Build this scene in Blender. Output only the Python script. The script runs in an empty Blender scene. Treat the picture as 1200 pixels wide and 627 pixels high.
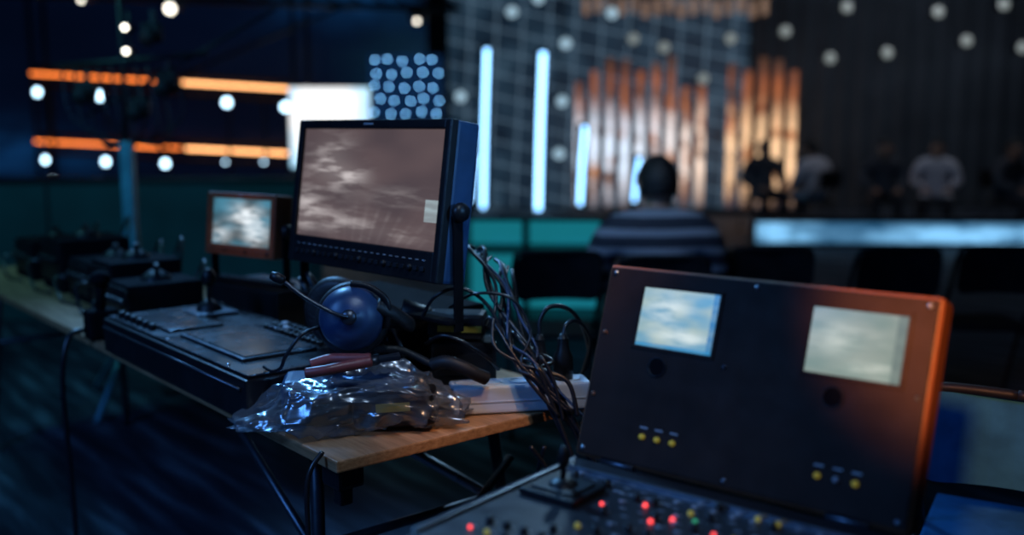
import bpy, bmesh, math, random
from mathutils import Vector, Matrix, Euler, noise as mnoise
random.seed(7)
S = bpy.context.scene
COL = S.collection
R = math.radians

# ------------------------------------------------------------ node helpers
class NT:
    def __init__(s, mat):
        mat.use_nodes = True
        s.t = mat.node_tree; s.t.nodes.clear()
        s.out = s.t.nodes.new('ShaderNodeOutputMaterial')
    def n(s, typ, **kw):
        nd = s.t.nodes.new(typ)
        for k, v in kw.items(): setattr(nd, k, v)
        return nd
    def l(s, a, b): s.t.links.new(a, b)
    def setv(s, sock, v):
        if isinstance(v, bpy.types.NodeSocket): s.l(v, sock)
        else: sock.default_value = v
    def m(s, op, a, b=None, clamp=False):
        nd = s.n('ShaderNodeMath', operation=op); nd.use_clamp = clamp
        s.setv(nd.inputs[0], a)
        if b is not None: s.setv(nd.inputs[1], b)
        return nd.outputs[0]
    def obj(s):
        tc = s.n('ShaderNodeTexCoord'); return tc.outputs['Object']
    def sep(s, v):
        nd = s.n('ShaderNodeSeparateXYZ'); s.l(v, nd.inputs[0]); return nd.outputs
    def comb(s, x, y, z):
        nd = s.n('ShaderNodeCombineXYZ')
        s.setv(nd.inputs[0], x); s.setv(nd.inputs[1], y); s.setv(nd.inputs[2], z)
        return nd.outputs[0]
    def noise(s, vec, scale, detail=3, rough=.5):
        nd = s.n('ShaderNodeTexNoise'); nd.inputs['Scale'].default_value = scale
        nd.inputs['Detail'].default_value = detail; nd.inputs['Roughness'].default_value = rough
        if vec is not None: s.l(vec, nd.inputs['Vector'])
        return nd.outputs[0]
    def ramp(s, fac, stops):
        nd = s.n('ShaderNodeValToRGB'); e = nd.color_ramp.elements
        while len(e) < len(stops): e.new(.5)
        for i, (p, c) in enumerate(stops):
            e[i].position = p; e[i].color = (c[0], c[1], c[2], 1) if not isinstance(c, float) else (c, c, c, 1)
        s.l(fac, nd.inputs[0]); return nd.outputs[0]
    def mix(s, f, a, b):
        nd = s.n('ShaderNodeMix', data_type='RGBA')
        s.setv(nd.inputs[0], f)
        s.setv(nd.inputs[6], a if isinstance(a, bpy.types.NodeSocket) else (*a, 1))
        s.setv(nd.inputs[7], b if isinstance(b, bpy.types.NodeSocket) else (*b, 1))
        return nd.outputs[2]

MATS = {}
def mat(name, col, rough=.5, metal=0., emit=None, es=0., bump=0., bscale=60, var=.25, nscale=14, spec=.5):
    if name in MATS: return MATS[name]
    m = bpy.data.materials.new(name); t = NT(m); MATS[name] = m
    p = t.n('ShaderNodeBsdfPrincipled'); t.l(p.outputs[0], t.out.inputs[0])
    o = t.obj(); f = t.noise(o, nscale, 4)
    a = [c * (1 - var) for c in col]; b = [min(1, c * (1 + var)) for c in col]
    t.l(t.ramp(f, [(.3, a), (.7, b)]), p.inputs['Base Color'])
    p.inputs['Metallic'].default_value = metal
    p.inputs['Specular IOR Level'].default_value = spec
    t.l(t.ramp(t.noise(o, nscale * 2.3, 3), [(.3, max(.02, rough - .05)), (.7, min(1., rough + .05))]), p.inputs['Roughness'])
    if bump > 0:
        bn = t.n('ShaderNodeBump'); bn.inputs['Strength'].default_value = bump; bn.inputs['Distance'].default_value = .005
        t.l(t.noise(o, bscale, 4), bn.inputs['Height']); t.l(bn.outputs[0], p.inputs['Normal'])
    if emit:
        p.inputs['Emission Color'].default_value = (*emit, 1); p.inputs['Emission Strength'].default_value = es
    return m

def screen_mat(name, w, h, base, hi, blobs, sc=(1.5, 9), strength=1., thr=(.42, .68), seed=0., grad=None, rects=(), fan=None, detail=3):
    m = bpy.data.materials.new(name); t = NT(m); MATS[name] = m
    p = t.n('ShaderNodeBsdfPrincipled'); t.l(p.outputs[0], t.out.inputs[0])
    p.inputs['Base Color'].default_value = (.008, .008, .01, 1); p.inputs['Roughness'].default_value = .22
    p.inputs['Specular IOR Level'].default_value = .3
    x, y, z = t.sep(t.obj())
    u = t.m('ADD', t.m('DIVIDE', x, w), .5); v = t.m('ADD', t.m('DIVIDE', z, h), .5)
    nz = t.noise(t.comb(t.m('MULTIPLY', u, sc[0]), t.m('MULTIPLY', v, sc[1]), seed), 2., detail, .5)
    nz2 = t.noise(t.comb(t.m('MULTIPLY', u, 1.5), t.m('MULTIPLY', v, 2.), seed + 4), 1.6, 1, .5)
    st = t.ramp(nz, [(thr[0], 0.), (thr[1], 1.)])
    def gauss(cx, cy, sx, sy, amp):
        a = t.m('POWER', t.m('ABSOLUTE', t.m('DIVIDE', t.m('SUBTRACT', u, cx), sx)), 2.)
        b = t.m('POWER', t.m('ABSOLUTE', t.m('DIVIDE', t.m('SUBTRACT', v, cy), sy)), 2.)
        return t.m('MULTIPLY', t.m('EXPONENT', t.m('MULTIPLY', t.m('ADD', a, b), -1.)), amp)
    tot = None
    for bl in blobs:
        g = gauss(*bl); tot = g if tot is None else t.m('ADD', tot, g)
    mask = t.m('MULTIPLY', tot, t.m('ADD', t.m('MULTIPLY', st, .85), .15), clamp=True)
    bc = t.mix(t.ramp(nz2, [(.35, 0.), (.65, 1.)]), base, grad or [c * .7 for c in base])
    if fan:
        fx, fy, n_, amp = fan
        ang = t.m('ARCTAN2', t.m('SUBTRACT', u, fx), t.m('SUBTRACT', v, fy))
        ln = t.ramp(t.m('ADD', t.m('MULTIPLY', t.m('SINE', t.m('MULTIPLY', ang, n_)), .5), .5), [(.5, 0.), (1., 1.)])
        fm_ = t.m('MULTIPLY', t.m('MULTIPLY', ln, t.m('ADD', t.m('MULTIPLY', st, .8), .2)), gauss(.60, .12, .26, .16, amp), clamp=True)
        bc = t.mix(fm_, bc, hi)
    c = t.mix(mask, bc, hi)
    for (x0, x1, y0, y1, col) in rects:
        f = t.m('MULTIPLY', t.m('MULTIPLY', t.m('GREATER_THAN', u, x0), t.m('LESS_THAN', u, x1)), t.m('MULTIPLY', t.m('GREATER_THAN', v, y0), t.m('LESS_THAN', v, y1)))
        c = t.mix(t.m('MULTIPLY', f, t.m('ADD', t.m('MULTIPLY', st, .4), .6)), c, col)
    t.l(c, p.inputs['Emission Color']); p.inputs['Emission Strength'].default_value = strength
    return m

# ------------------------------------------------------------ mesh builder
class B:
    def __init__(s):
        s.bm = bmesh.new(); s.mats = []
    def mi(s, m):
        if m not in s.mats: s.mats.append(m)
        return s.mats.index(m)
    def merge(s, tb, m, M=None, smooth=False):
        if M is not None: bmesh.ops.transform(tb, matrix=M, verts=tb.verts)
        i = s.mi(m)
        for f in tb.faces: f.material_index = i; f.smooth = smooth
        me = bpy.data.meshes.new('tmp'); tb.to_mesh(me); tb.free()
        s.bm.from_mesh(me); bpy.data.meshes.remove(me)
    def box(s, c, sz, m, rot=(0, 0, 0), bev=0., seg=2):
        tb = bmesh.new(); bmesh.ops.create_cube(tb, size=1)
        bmesh.ops.scale(tb, vec=sz, verts=tb.verts)
        if bev > 0: bmesh.ops.bevel(tb, geom=tb.edges[:], offset=bev, segments=seg, affect='EDGES', profile=.6)
        s.merge(tb, m, Matrix.Translation(c) @ Euler(rot).to_matrix().to_4x4())
    def lathe(s, o, axis, prof, m, seg=32):
        tb = bmesh.new(); q = Vector(axis).normalized().to_track_quat('Z', 'Y').to_matrix().to_4x4()
        rings = []
        for r, h in prof:
            if r < 1e-5: rings.append([tb.verts.new((0, 0, h))])
            else: rings.append([tb.verts.new((r * math.cos(2 * math.pi * i / seg), r * math.sin(2 * math.pi * i / seg), h)) for i in range(seg)])
        for a, b in zip(rings[:-1], rings[1:]):
            for i in range(seg):
                j = (i + 1) % seg
                if len(a) == 1 and len(b) == 1: continue
                if len(a) == 1: tb.faces.new((a[0], b[i], b[j]))
                elif len(b) == 1: tb.faces.new((a[i], a[j], b[0]))
                else: tb.faces.new((a[i], a[j], b[j], b[i]))
        bmesh.ops.recalc_face_normals(tb, faces=tb.faces)
        s.merge(tb, m, Matrix.Translation(o) @ q, True)
    def cyl(s, p0, p1, r, m, r1=None, seg=20):
        p0 = Vector(p0); p1 = Vector(p1); L = (p1 - p0).length; r1 = r if r1 is None else r1
        b = min(r, r1, L) * .12
        s.lathe(p0, p1 - p0, [(0, 0), (r - b, 0), (r, b), (r1, L - b), (r1 - b, L), (0, L)], m, seg)
    def ball(s, c, sc, m, rot=(0, 0, 0), u=24, v=16):
        tb = bmesh.new(); bmesh.ops.create_uvsphere(tb, u_segments=u, v_segments=v, radius=1)
        bmesh.ops.scale(tb, vec=sc, verts=tb.verts)
        s.merge(tb, m, Matrix.Translation(c) @ Euler(rot).to_matrix().to_4x4(), True)
    def tube(s, pts, r, m, seg=10, sub=8, flat=1., ribs=False):
        P = [Vector(p) for p in pts]; path = []
        n = len(P)
        if n == 2: path = P
        else:
            for i in range(n - 1):
                p0 = P[max(i - 1, 0)]; p1 = P[i]; p2 = P[i + 1]; p3 = P[min(i + 2, n - 1)]
                for k in range(sub):
                    t = k / sub
                    path.append(.5 * ((2 * p1) + (p2 - p0) * t + (2 * p0 - 5 * p1 + 4 * p2 - p3) * t * t + (3 * p1 - p0 - 3 * p2 + p3) * t ** 3))
            path.append(P[-1])
        tb = bmesh.new(); rings = []
        T = (path[1] - path[0]).normalized(); N = T.orthogonal().normalized()
        for i, p in enumerate(path):
            T2 = (path[min(i + 1, len(path) - 1)] - path[max(i - 1, 0)]).normalized()
            N = (N - T2 * N.dot(T2)).normalized(); Bn = T2.cross(N)
            rr = r * (1.18 if ribs and i % 2 else 1.)
            rings.append([tb.verts.new(p + (N * math.cos(2 * math.pi * k / seg) + Bn * math.sin(2 * math.pi * k / seg) * flat) * rr) for k in range(seg)])
        for a, b in zip(rings[:-1], rings[1:]):
            for k in range(seg):
                j = (k + 1) % seg; tb.faces.new((a[k], a[j], b[j], b[k]))
        tb.faces.new(rings[0][::-1]); tb.faces.new(rings[-1])
        s.merge(tb, m, None, True)
    def plate(s, w, h, rad, th, m, M, bend=0., n=6):
        tb = bmesh.new(); pts = []
        for cx, cz, a0 in ((w/2-rad, h/2-rad, 0), (-w/2+rad, h/2-rad, 90), (-w/2+rad, -h/2+rad, 180), (w/2-rad, -h/2+rad, 270)):
            for k in range(n + 1):
                a = R(a0 + 90 * k / n); pts.append((cx + rad * math.cos(a), cz + rad * math.sin(a)))
        vs = [tb.verts.new((x, 0, z)) for x, z in pts]
        f = tb.faces.new(vs)
        for k in range(1, 8):
            x = -w / 2 + w * k / 8
            bmesh.ops.bisect_plane(tb, geom=tb.verts[:] + tb.edges[:] + tb.faces[:], plane_co=(x, 0, 0), plane_no=(1, 0, 0))
        g = bmesh.ops.extrude_face_region(tb, geom=tb.faces[:])
        bmesh.ops.translate(tb, vec=(0, th, 0), verts=[v for v in g['geom'] if isinstance(v, bmesh.types.BMVert)])
        for v in tb.verts: v.co.y -= bend * v.co.x ** 2
        bmesh.ops.recalc_face_normals(tb, faces=tb.faces)
        s.merge(tb, m, M)
    def build(s, name, loc=(0, 0, 0), rot=(0, 0, 0), parent=None):
        me = bpy.data.meshes.new(name); s.bm.to_mesh(me); s.bm.free()
        for m in s.mats: me.materials.append(m)
        o = bpy.data.objects.new(name, me); COL.objects.link(o)
        o.location = loc; o.rotation_euler = rot
        if parent: o.parent = parent
        return o
def empty(name, loc=(0, 0, 0), rot=(0, 0, 0), parent=None):
    o = bpy.data.objects.new(name, None); COL.objects.link(o); o.location = loc; o.rotation_euler = rot
    o.empty_display_size = .1
    if parent: o.parent = parent
    return o

# ------------------------------------------------------------ materials
blk = mat('black_plastic', (.008, .008, .010), .42, spec=.35)
mtb = mat('matte_black', (.006, .006, .008), .9, spec=.08)
blk_s = mat('black_satin_metal', (.010, .010, .013), .36, .1, bump=.05, bscale=300, spec=.4)
blk_m = mat('black_rubber', (.008, .008, .01), .6)
cabm = mat('cable_rubber', (.010, .011, .015), .32)
cabb = mat('cable_blue_rubber', (.02, .05, .12), .4)
navy = mat('navy_housing', (.016, .055, .14), .42)
steel = mat('brushed_steel', (.30, .33, .37), .3, .9, var=.05, nscale=3)
dsteel = mat('dark_steel', (.07, .08, .10), .34, .8, var=.1)
panelm = mat('panel_anodised', (.045, .047, .055), .38, .5, var=.12, bump=.05, bscale=400)
consm = mat('console_top', (.07, .075, .085), .26, .75, var=.2, nscale=6, bump=.03, bscale=40)
white = mat('white_plastic', (.50, .55, .62), .4, var=.06)
yel = mat('yellow_knob', (.75, .55, .05), .45, emit=(.8, .6, .08), es=.12)
red = mat('red_led', (.6, .03, .03), .3, emit=(1, .07, .07), es=2)
grn = mat('green_led', (.05, .4, .2), .3, emit=(.1, .9, .4), es=.3)
whl = mat('white_button', (.42, .43, .46), .4)
redr = mat('red_rubber', (.22, .05, .05), .42)
blu = mat('headset_blue', (.018, .045, .115), .38)
rub = mat('label_yellow', (.42, .30, .04), .5)
leath = mat('ear_cushion', (.008, .008, .010), .5, bump=.3, bscale=120)

# ------------------------------------------------------------ room
def floor_mat():
    m = bpy.data.materials.new('floor_dark'); t = NT(m)
    p = t.n('ShaderNodeBsdfPrincipled'); t.l(p.outputs[0], t.out.inputs[0])
    x, y, z = t.sep(t.obj())
    a = t.m('ADD', t.m('MULTIPLY', x, .77), t.m('MULTIPLY', y, .64))
    b = t.m('ADD', t.m('MULTIPLY', x, -.64), t.m('MULTIPLY', y, .77))
    st = t.noise(t.comb(t.m('MULTIPLY', a, 5.), t.m('MULTIPLY', b, .5), 0.), 2.5, 3)
    t.l(t.ramp(st, [(.38, (.014, .020, .034)), (.55, (.04, .052, .075)), (.70, (.13, .16, .21))]), p.inputs['Base Color'])
    p.inputs['Roughness'].default_value = .65; p.inputs['Specular IOR Level'].default_value = .15
    return m
fm = floor_mat()
wallm = mat('wall_paint_dark', (.008, .010, .016), .85)
def shell(name, c, sz, m):
    b = B(); b.box((0, 0, 0), sz, m); return b.build(name, c)
shell('floor', (0, 8, -.05), (20, 24, .1), fm)
shell('ceiling', (0, 8, 6.05), (20, 24, .1), wallm)
shell('wall_back', (0, 20.05, 3), (20, .1, 6), wallm)
shell('wall_left', (-10.05, 8, 3), (.1, 24, 6), wallm)
shell('wall_right', (10.05, 8, 3), (.1, 24, 6), wallm)

# ------------------------------------------------------------ table frame
C = Vector((-.321, 1.804, 0)); TA = R(-50)
rx = Vector((math.cos(TA), math.sin(TA), 0)); ry = Vector((-math.sin(TA), math.cos(TA), 0))
def T(x, y, z=0.): return C + rx * x + ry * y + Vector((0, 0, z))

def wood_mat():
    m = bpy.data.materials.new('plywood'); t = NT(m)
    p = t.n('ShaderNodeBsdfPrincipled'); t.l(p.outputs[0], t.out.inputs[0])
    x, y, z = t.sep(t.obj())
    nz = t.noise(t.comb(t.m('MULTIPLY', x, 2.), t.m('MULTIPLY', y, 22.), t.m('MULTIPLY', z, 40.)), 3., 5, .6)
    t.l(t.ramp(nz, [(.3, (.22, .11, .05)), (.55, (.38, .20, .10)), (.75, (.50, .29, .15))]), p.inputs['Base Color'])
    p.inputs['Roughness'].default_value = .5; p.inputs['Specular IOR Level'].default_value = .25
    return m
wood = wood_mat()
tb = B()
TL = 3.3
tb.box((-TL/2, .34, .767), (TL, .70, .024), wood, bev=.004)
tb.box((-TL/2, .34, .735), (TL - .2, .5, .04), blk, bev=.004)
for x in (-.28, -TL + .3):
    for y in (.1, .58):
        tb.cyl((x, y, .73), (x + (.09 if x > -1 else -.09), y + (-.05 if y < .3 else .05), 0), .015, dsteel)
    tb.cyl((x + .03, .08, .5), (x + .03, .60, .5), .011, dsteel)
tb.cyl((-.24, .56, .50), (-.95, .30, .735), .013, steel)
tb.cyl((-.26, .1, .45), (-.80, .1, .735), .010, dsteel)
tb.cyl((-.22, .10, .16), (-.22, .60, .60), .010, dsteel)
tb.box((-.10, .06, .725), (.07, .06, .07), blk, bev=.008)
tb.box((-.10, .06, .68), (.03, .03, .06), blk, bev=.006)
tb.build('wooden_trestle_table', tuple(C), (0, 0, TA))

# ------------------------------------------------------------ control panel on the table
cp = empty('camera_control_panel', tuple(T(-1.25, -.03, .779)), (0, 0, TA))
b = B(); W, D, H = .91, .355, .10
b.box((W/2, D/2, H/2 - .004), (W, D, H - .008), blk_s, bev=.006)
b.box((W/2, D/2, H - .003), (W - .02, D - .02, .006), consm, bev=.002)
b.box((W*.66, D*.42, H + .004), (.36, .19, .008), dsteel, bev=.003)
b.box((W*.66, D*.42, H + .009), (.34, .17, .003), consm, bev=.001)
b.box((W*.25, D*.35, H + .004), (.26, .15, .008), consm, bev=.003)
for i in range(11):
    for j in range(3):
        b.box((.46 + i*.028, D - .03 - j*.026, H + .006), (.016, .014, .010), random.choice([blk, blk, whl, blk, dsteel]), bev=.002)
for i in range(6):
    b.cyl((.06 + i*.045, .035, H), (.06 + i*.045, .035, H + .016), .010, blk)
b.tube([(.02, -.004, .07), (W - .02, -.004, .07)], .004, dsteel)
for x in (.03, W*.47, W*.86):
    for y in (.02, D - .02): b.lathe((x, y, H), (0, 0, 1), [(.005, 0), (.004, .002), (0, .003)], steel, 12)
b.build('console_body', parent=cp)
b = B()
b.box((0, 0, .006), (.12, .12, .012), dsteel, bev=.003)
b.lathe((0, 0, .01), (0, 0, 1), [(.036, 0), (.034, .012), (.02, .026), (.008, .034), (.0, .034)], blk)
b.cyl((0, 0, .03), (.004, 0, .10), .007, blk)
b.lathe((.004, 0, .082), (0, 0, 1), [(0, 0), (.016, .002), (.021, .02), (.018, .036), (.008, .048), (0, .05)], blk)
b.build('joystick', (.17, .24, H), parent=cp)

# ------------------------------------------------------------ rack unit under monitor
b = B()
b.box((0, 0, .095), (.48, .24, .19), mtb, bev=.006)
b.box((0, -.123, .095), (.46, .008, .17), blk, bev=.002)
for i in range(11):
    b.box((-.21 + i*.04, -.129, .14), (.02, .008, .014), random.choice([dsteel, blk, blk]), bev=.002)
for i in range(6):
    b.cyl((-.19 + i*.06, -.127, .065), (-.19 + i*.06, -.142, .065), .011, dsteel)
b.build('video_rack_unit', tuple(T(-.56, .48, .779)), (0, 0, TA))

# ------------------------------------------------------------ monitors
def monitor(name, loc, rz, w, h, dep, tilt, scr, bw, bt, bb, case, bezel, buttons, yoke_h):
    e = empty(name, loc, (0, 0, rz))
    tiltE = empty('tilt_head', (0, 0, 0), (-tilt, 0, 0), e)
    b = B()
    b.box((0, dep*.5 + .012, h/2), (w, dep, h), case, bev=.008)
    sw, sh = w - 2*bw, h - bt - bb
    b.box((-w/2 + bw/2, .004, h/2), (bw, .022, h), bezel, bev=.004)
    b.box((w/2 - bw/2, .004, h/2), (bw, .022, h), bezel, bev=.004)
    b.box((0, .004, h - bt/2), (sw + .006, .022, bt), bezel, bev=.004)
    b.box((0, .004, bb/2), (sw + .006, .022, bb), bezel, bev=.004)
    for i in range(buttons):
        x = -w*.42 + i * w*.84/(buttons-1)
        if i % 4 == 3: b.lathe((x, -.006, bb*.42), (0, -1, 0), [(w*.013, 0), (w*.013, .008), (0, .009)], blk)
        else: b.box((x, -.009, bb*.42), (w*.020, .008, bb*.13), dsteel, bev=.001)
        b.box((x, -.0078, bb*.70), (w*.016, .002, bb*.025), whl)
    b.box((0, -.0078, h - bt*.5), (w*.06, .002, bt*.14), whl)
    for k in range(9):
        b.box((0, dep + .014, h*.25 + k*h*.06), (w*.7, .006, h*.02), blk)
    b.build('housing', parent=tiltE)
    b = B(); b.box((0, 0, 0), (sw, .002, sh), scr)
    b.build('screen', (0, .003, bb + sh/2), parent=tiltE)
    b = B()
    for sx in (-1, 1):
        x = sx*(w/2 + .009)
        b.box((x, dep*.75, h*.20 - yoke_h/2), (.006, .026, h*.5 + yoke_h), mtb, bev=.002)
        b.lathe((x, dep*.78, h*.43), (sx, 0, 0), [(0, 0), (.020, 0), (.022, .006), (.018, .018), (0, .02)], blk)
    b.box((0, dep*.75, -yoke_h + .005), (w + .024, .06, .01), mtb, bev=.003)
    b.build('yoke_bracket', parent=e)
    return e
scr1 = screen_mat('screen_main', .545, .27, (.120, .084, .088), (.62, .56, .56),
    [(.22, .68, .14, .20, 1.0), (.36, .58, .12, .10, .8), (.06, .25, .10, .16, 1.0), (.30, .20, .18, .10, .6), (.72, .42, .20, .08, .25), (.60, .12, .25, .07, .35)],
    sc=(2.2, 7), strength=.92, thr=(.44, .62), seed=2.3, grad=(.082, .060, .067), rects=[(.90, .985, .24, .42, (.36, .46, .50))], fan=(.42, -.7, 80., .16), detail=4)
monitor('broadcast_monitor', (-.362, 2.310, 1.067), R(-45), .578, .355, .066, R(8), scr1, .020, .022, .068, navy, blk, 22, .092)
scr2 = screen_mat('screen_small', .27, .14, (.06, .22, .32), (.88, .95, 1.),
    [(.55, .65, .22, .22, 1.2), (.15, .2, .15, .2, .8), (.75, .3, .2, .3, .9)], sc=(2, 4), strength=1., thr=(.35, .6), seed=3, grad=(.03, .05, .06))
brn = mat('brown_housing', (.22, .06, .022), .45)
monitor('preview_monitor', (-.825, 2.99, 1.015), R(-36), .315, .19, .05, R(6), scr2, .022, .018, .032, brn, brn, 12, .085)
b = B()
b.box((0, 0, .073), (.36, .20, .146), blk_s, bev=.006)
b.box((0, -.102, .075), (.34, .006, .13), blk, bev=.002)
for i in range(7): b.cyl((-.14 + i*.045, -.103, .06), (-.14 + i*.045, -.12, .06), .010, dsteel)
b.build('video_switcher_box', tuple(T(-1.23, .47, .779)), (0, 0, R(-42)))

def ctrl_unit(x, y, w, d, h, rz=0.):
    b = B()
    b.box((0, 0, h/2), (w, d, h), mtb, bev=.008)
    b.box((0, -d/2 - .002, h*.55), (w*.9, .006, h*.7), blk, bev=.002)
    for i in range(4):
        b.cyl((-w*.33 + i*w*.22, -d/2 - .004, h*.6), (-w*.33 + i*w*.22, -d/2 - .024, h*.6), .014, blk)
    b.lathe((0, 0, h), (0, 0, 1), [(.05, 0), (.045, .012), (.018, .03), (0, .03)], blk)
    b.cyl((0, 0, h + .02), (.01, 0, h + .05), .010, blk)
    b.tube([(-w*.4, d/2, h*.5), (-w*.5, d/2 + .06, h), (-w*.1, d/2 + .05, h*1.3), (w*.35, d/2, h*.6)], .006, cabm)
    b.tube([(-w*.4, -d/2, h*.5), (-w*.5, -d/2 - .05, h*.5), (-w*.1, -d/2 - .06, .008), (w*.45, -d/2 - .04, .008)], .006, cabm)
    return b.build('camera_control_unit', tuple(T(x, y, .779)), (0, 0, TA + rz))
ctrl_unit(-1.56, .24, .18, .24, .14)
ctrl_unit(-1.82, .27, .20, .24, .18)
ctrl_unit(-2.12, .30, .24, .26, .15)
ctrl_unit(-2.46, .30, .26, .26, .20)
ctrl_unit(-2.86, .30, .26, .26, .16)
b = B()
b.box((0, 0, .045), (.07, .09, .09), mtb, bev=.012); b.cyl((0, 0, .08), (.01, 0, .17), .014, mtb); b.ball((.01, 0, .18), (.03, .03, .025), mtb)
b.tube([(0, -.04, .03), (.02, -.10, .02), (.04, -.13, -.10), (.02, -.12, -.35), (.05, -.12, -.70)], .008, cabm)
b.build('table_clamp_arm', tuple(T(-1.42, .02, .779)), (0, 0, TA))

# ------------------------------------------------------------ plastic bag with contents
def bag():
    e = empty('plastic_tool_bag', (-.335, 2.045, .779), (0, 0, R(5)))
    b = B()
    b.box((-.01, .03, .055), (.28, .12, .09), navy, rot=(0, 0, .05), bev=.02, seg=3)
    b.box((.09, -.035, .045), (.17, .085, .07), blk, rot=(0, R(-4), -.1), bev=.014, seg=3)
    b.box((.085, -.0805, .055), (.07, .002, .018), rub, rot=(0, R(-4), -.1))
    b.cyl((-.14, -.03, .03), (.0, -.05, .04), .026, blk)
    b.cyl((-.10, -.06, .065), (.05, -.06, .085), .012, dsteel)
    b.build('contents', parent=e)
    tbm = bmesh.new(); bmesh.ops.create_uvsphere(tbm, u_segments=220, v_segments=120, radius=1)
    def prof(x):
        P = [(-.26, .012), (-.20, .045), (-.12, .085), (-.03, .118), (.08, .128), (.15, .105), (.20, .07), (.26, .03)]
        for (a, ha), (c, hc) in zip(P[:-1], P[1:]):
            if x <= c:
                k = max(0, min(1, (x - a)/(c - a))); return ha + (hc - ha)*k
        return P[-1][1]
    def rg(p, pw=3): return (1 - min(1, abs(mnoise.noise(p))*2.2)) ** pw
    for v in tbm.verts:
        c = v.co.copy(); n = c.normalized()
        x = math.copysign(abs(c.x) ** .8, c.x) * .235; y = math.copysign(abs(c.y) ** .75, c.y) * .12
        top = prof(x); z = top/2 + math.copysign(abs(c.z) ** .65, c.z) * top/2
        p = Vector((x, y, z)); q = Matrix.Rotation(.6, 3, 'Y') @ Matrix.Rotation(.5, 3, 'Z') @ p
        d = .024*rg(Vector((q.x*6, q.y*10, q.z*14)) + Vector((5, 2, 1)), 2.) + .011*rg(Vector((q.x*12, q.y*24, q.z*20)) + Vector((1, 7, 3))) \
            + .004*rg(Vector((q.z*26, q.x*24, q.y*44)) + Vector((9, 2, 8))) + .018*mnoise.noise(p*9) - .012
        p = p + Vector((n.x, n.y, n.z*.8)) * d
        if n.z < -.1: p += Vector((n.x, n.y, 0))*.02*rg(p*14)
        v.co = Vector((p.x, p.y, max(.0, p.z)))
    m = bpy.data.materials.new('clear_plastic_film'); t = NT(m)
    g = t.n('ShaderNodeBsdfGlossy'); g.inputs['Roughness'].default_value = .24; g.inputs['Color'].default_value = (.8, .86, .95, 1)
    tr = t.n('ShaderNodeBsdfTransparent'); tr.inputs['Color'].default_value = (.80, .84, .90, 1)
    df = t.n('ShaderNodeBsdfDiffuse'); df.inputs['Color'].default_value = (.24, .25, .27, 1)
    o = t.obj(); bn = t.n('ShaderNodeBump'); bn.inputs['Strength'].default_value = .45; bn.inputs['Distance'].default_value = .006
    vo = t.n('ShaderNodeTexVoronoi'); vo.inputs['Scale'].default_value = 26; vo.feature = 'F1'
    t.l(o, vo.inputs['Vector']); t.l(vo.outputs['Distance'], bn.inputs['Height'])
    t.l(bn.outputs[0], g.inputs['Normal']); t.l(bn.outputs[0], df.inputs['Normal'])
    m1 = t.n('ShaderNodeMixShader'); m1.inputs[0].default_value = .5; t.l(g.outputs[0], m1.inputs[1]); t.l(df.outputs[0], m1.inputs[2])
    lw = t.n('ShaderNodeLayerWeight'); lw.inputs[0].default_value = .35; t.l(bn.outputs[0], lw.inputs['Normal'])
    m2 = t.n('ShaderNodeMixShader'); t.l(t.m('ADD', t.m('MULTIPLY', lw.outputs['Facing'], .5), .25, clamp=True), m2.inputs[0])
    t.l(tr.outputs[0], m2.inputs[1]); t.l(m1.outputs[0], m2.inputs[2])
    t.l(m2.outputs[0], t.out.inputs[0])
    b = B(); b.merge(tbm, m, None, True)
    b.build('film', parent=e)
bag()

# pliers
b = B()
b.tube([(-.10, -.012, 0), (-.06, -.022, .004), (-.02, -.016, .004), (.03, -.006, .002)], .011, redr, seg=14)
b.tube([(-.09, .030, 0), (-.05, .030, .006), (-.01, .016, .006), (.03, .004, .004)], .011, redr, seg=14)
b.lathe((.035, 0, -.006), (0, 0, 1), [(0, 0), (.013, 0), (.013, .014), (0, .014)], dsteel)
b.box((.065, .004, .002), (.05, .010, .011), dsteel, rot=(0, 0, .10), bev=.003)
b.box((.065, -.005, .002), (.05, .010, .011), dsteel, rot=(0, 0, -.04), bev=.003)
b.build('pliers', (-.315, 1.965, .928), (R(8), R(-6), R(12)))

# ------------------------------------------------------------ headset
e = empty('headset', (-.338, 2.06, 1.003))
ax = Vector((.05, -1, .22)).normalized()
b = B()
b.lathe(ax*.0, ax, [(.0, .052), (.018, .051), (.020, .046), (.036, .043), (.052, .033), (.064, .016), (.068, 0), (.065, -.006), (.05, -.008), (0, -.008)], blu, 48)
b.lathe(ax*.046, ax, [(0, .012), (.013, .012), (.017, .004), (.017, -.002)], dsteel)
b.lathe(ax*-.008, ax, [(.05, 0), (.072, -.004), (.079, -.018), (.074, -.034), (.055, -.038), (.04, -.03), (0, -.03)], leath, 40)
b.build('ear_cup_front', parent=e)
b = B(); c2 = Vector((-.048, .10, -.004)); ax2 = Vector((-.35, -1, .05)).normalized()
b.lathe(c2, ax2, [(0, .015), (.04, .015), (.06, .022), (.074, .012), (.078, -.002), (.070, -.014), (.064, -.03), (.05, -.05), (.02, -.058), (0, -.058)], leath, 40)
b.build('ear_cup_rear', parent=e)
b = B()
b.tube([(.055, -.005, .03), (.085, .01, .01), (.115, .045, -.02), (.11, .09, -.03), (.06, .14, -.03), (.0, .15, -.01), (-.04, .13, .0)], .017, leath, seg=14, flat=.6)
b.tube([(0.0, 0.0, .074), (.04, -.0, .066), (.076, .0, .034), (.074, .0, -.02)], .007, blk)
b.build('headband', parent=e)
b = B(); s0 = ax*.055
b.tube([s0, s0 + Vector((-.03, -.012, .012)), (-.085, -.06, .055), (-.125, -.055, .085)], .0042, dsteel)
b.lathe((-.155, -.05, .100), Vector((.03, -.005, -.013)), [(0, 0), (.008, .002), (.011, .014), (.009, .03), (0, .034)], blk)
b.build('microphone_boom', parent=e)
b = B()
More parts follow.
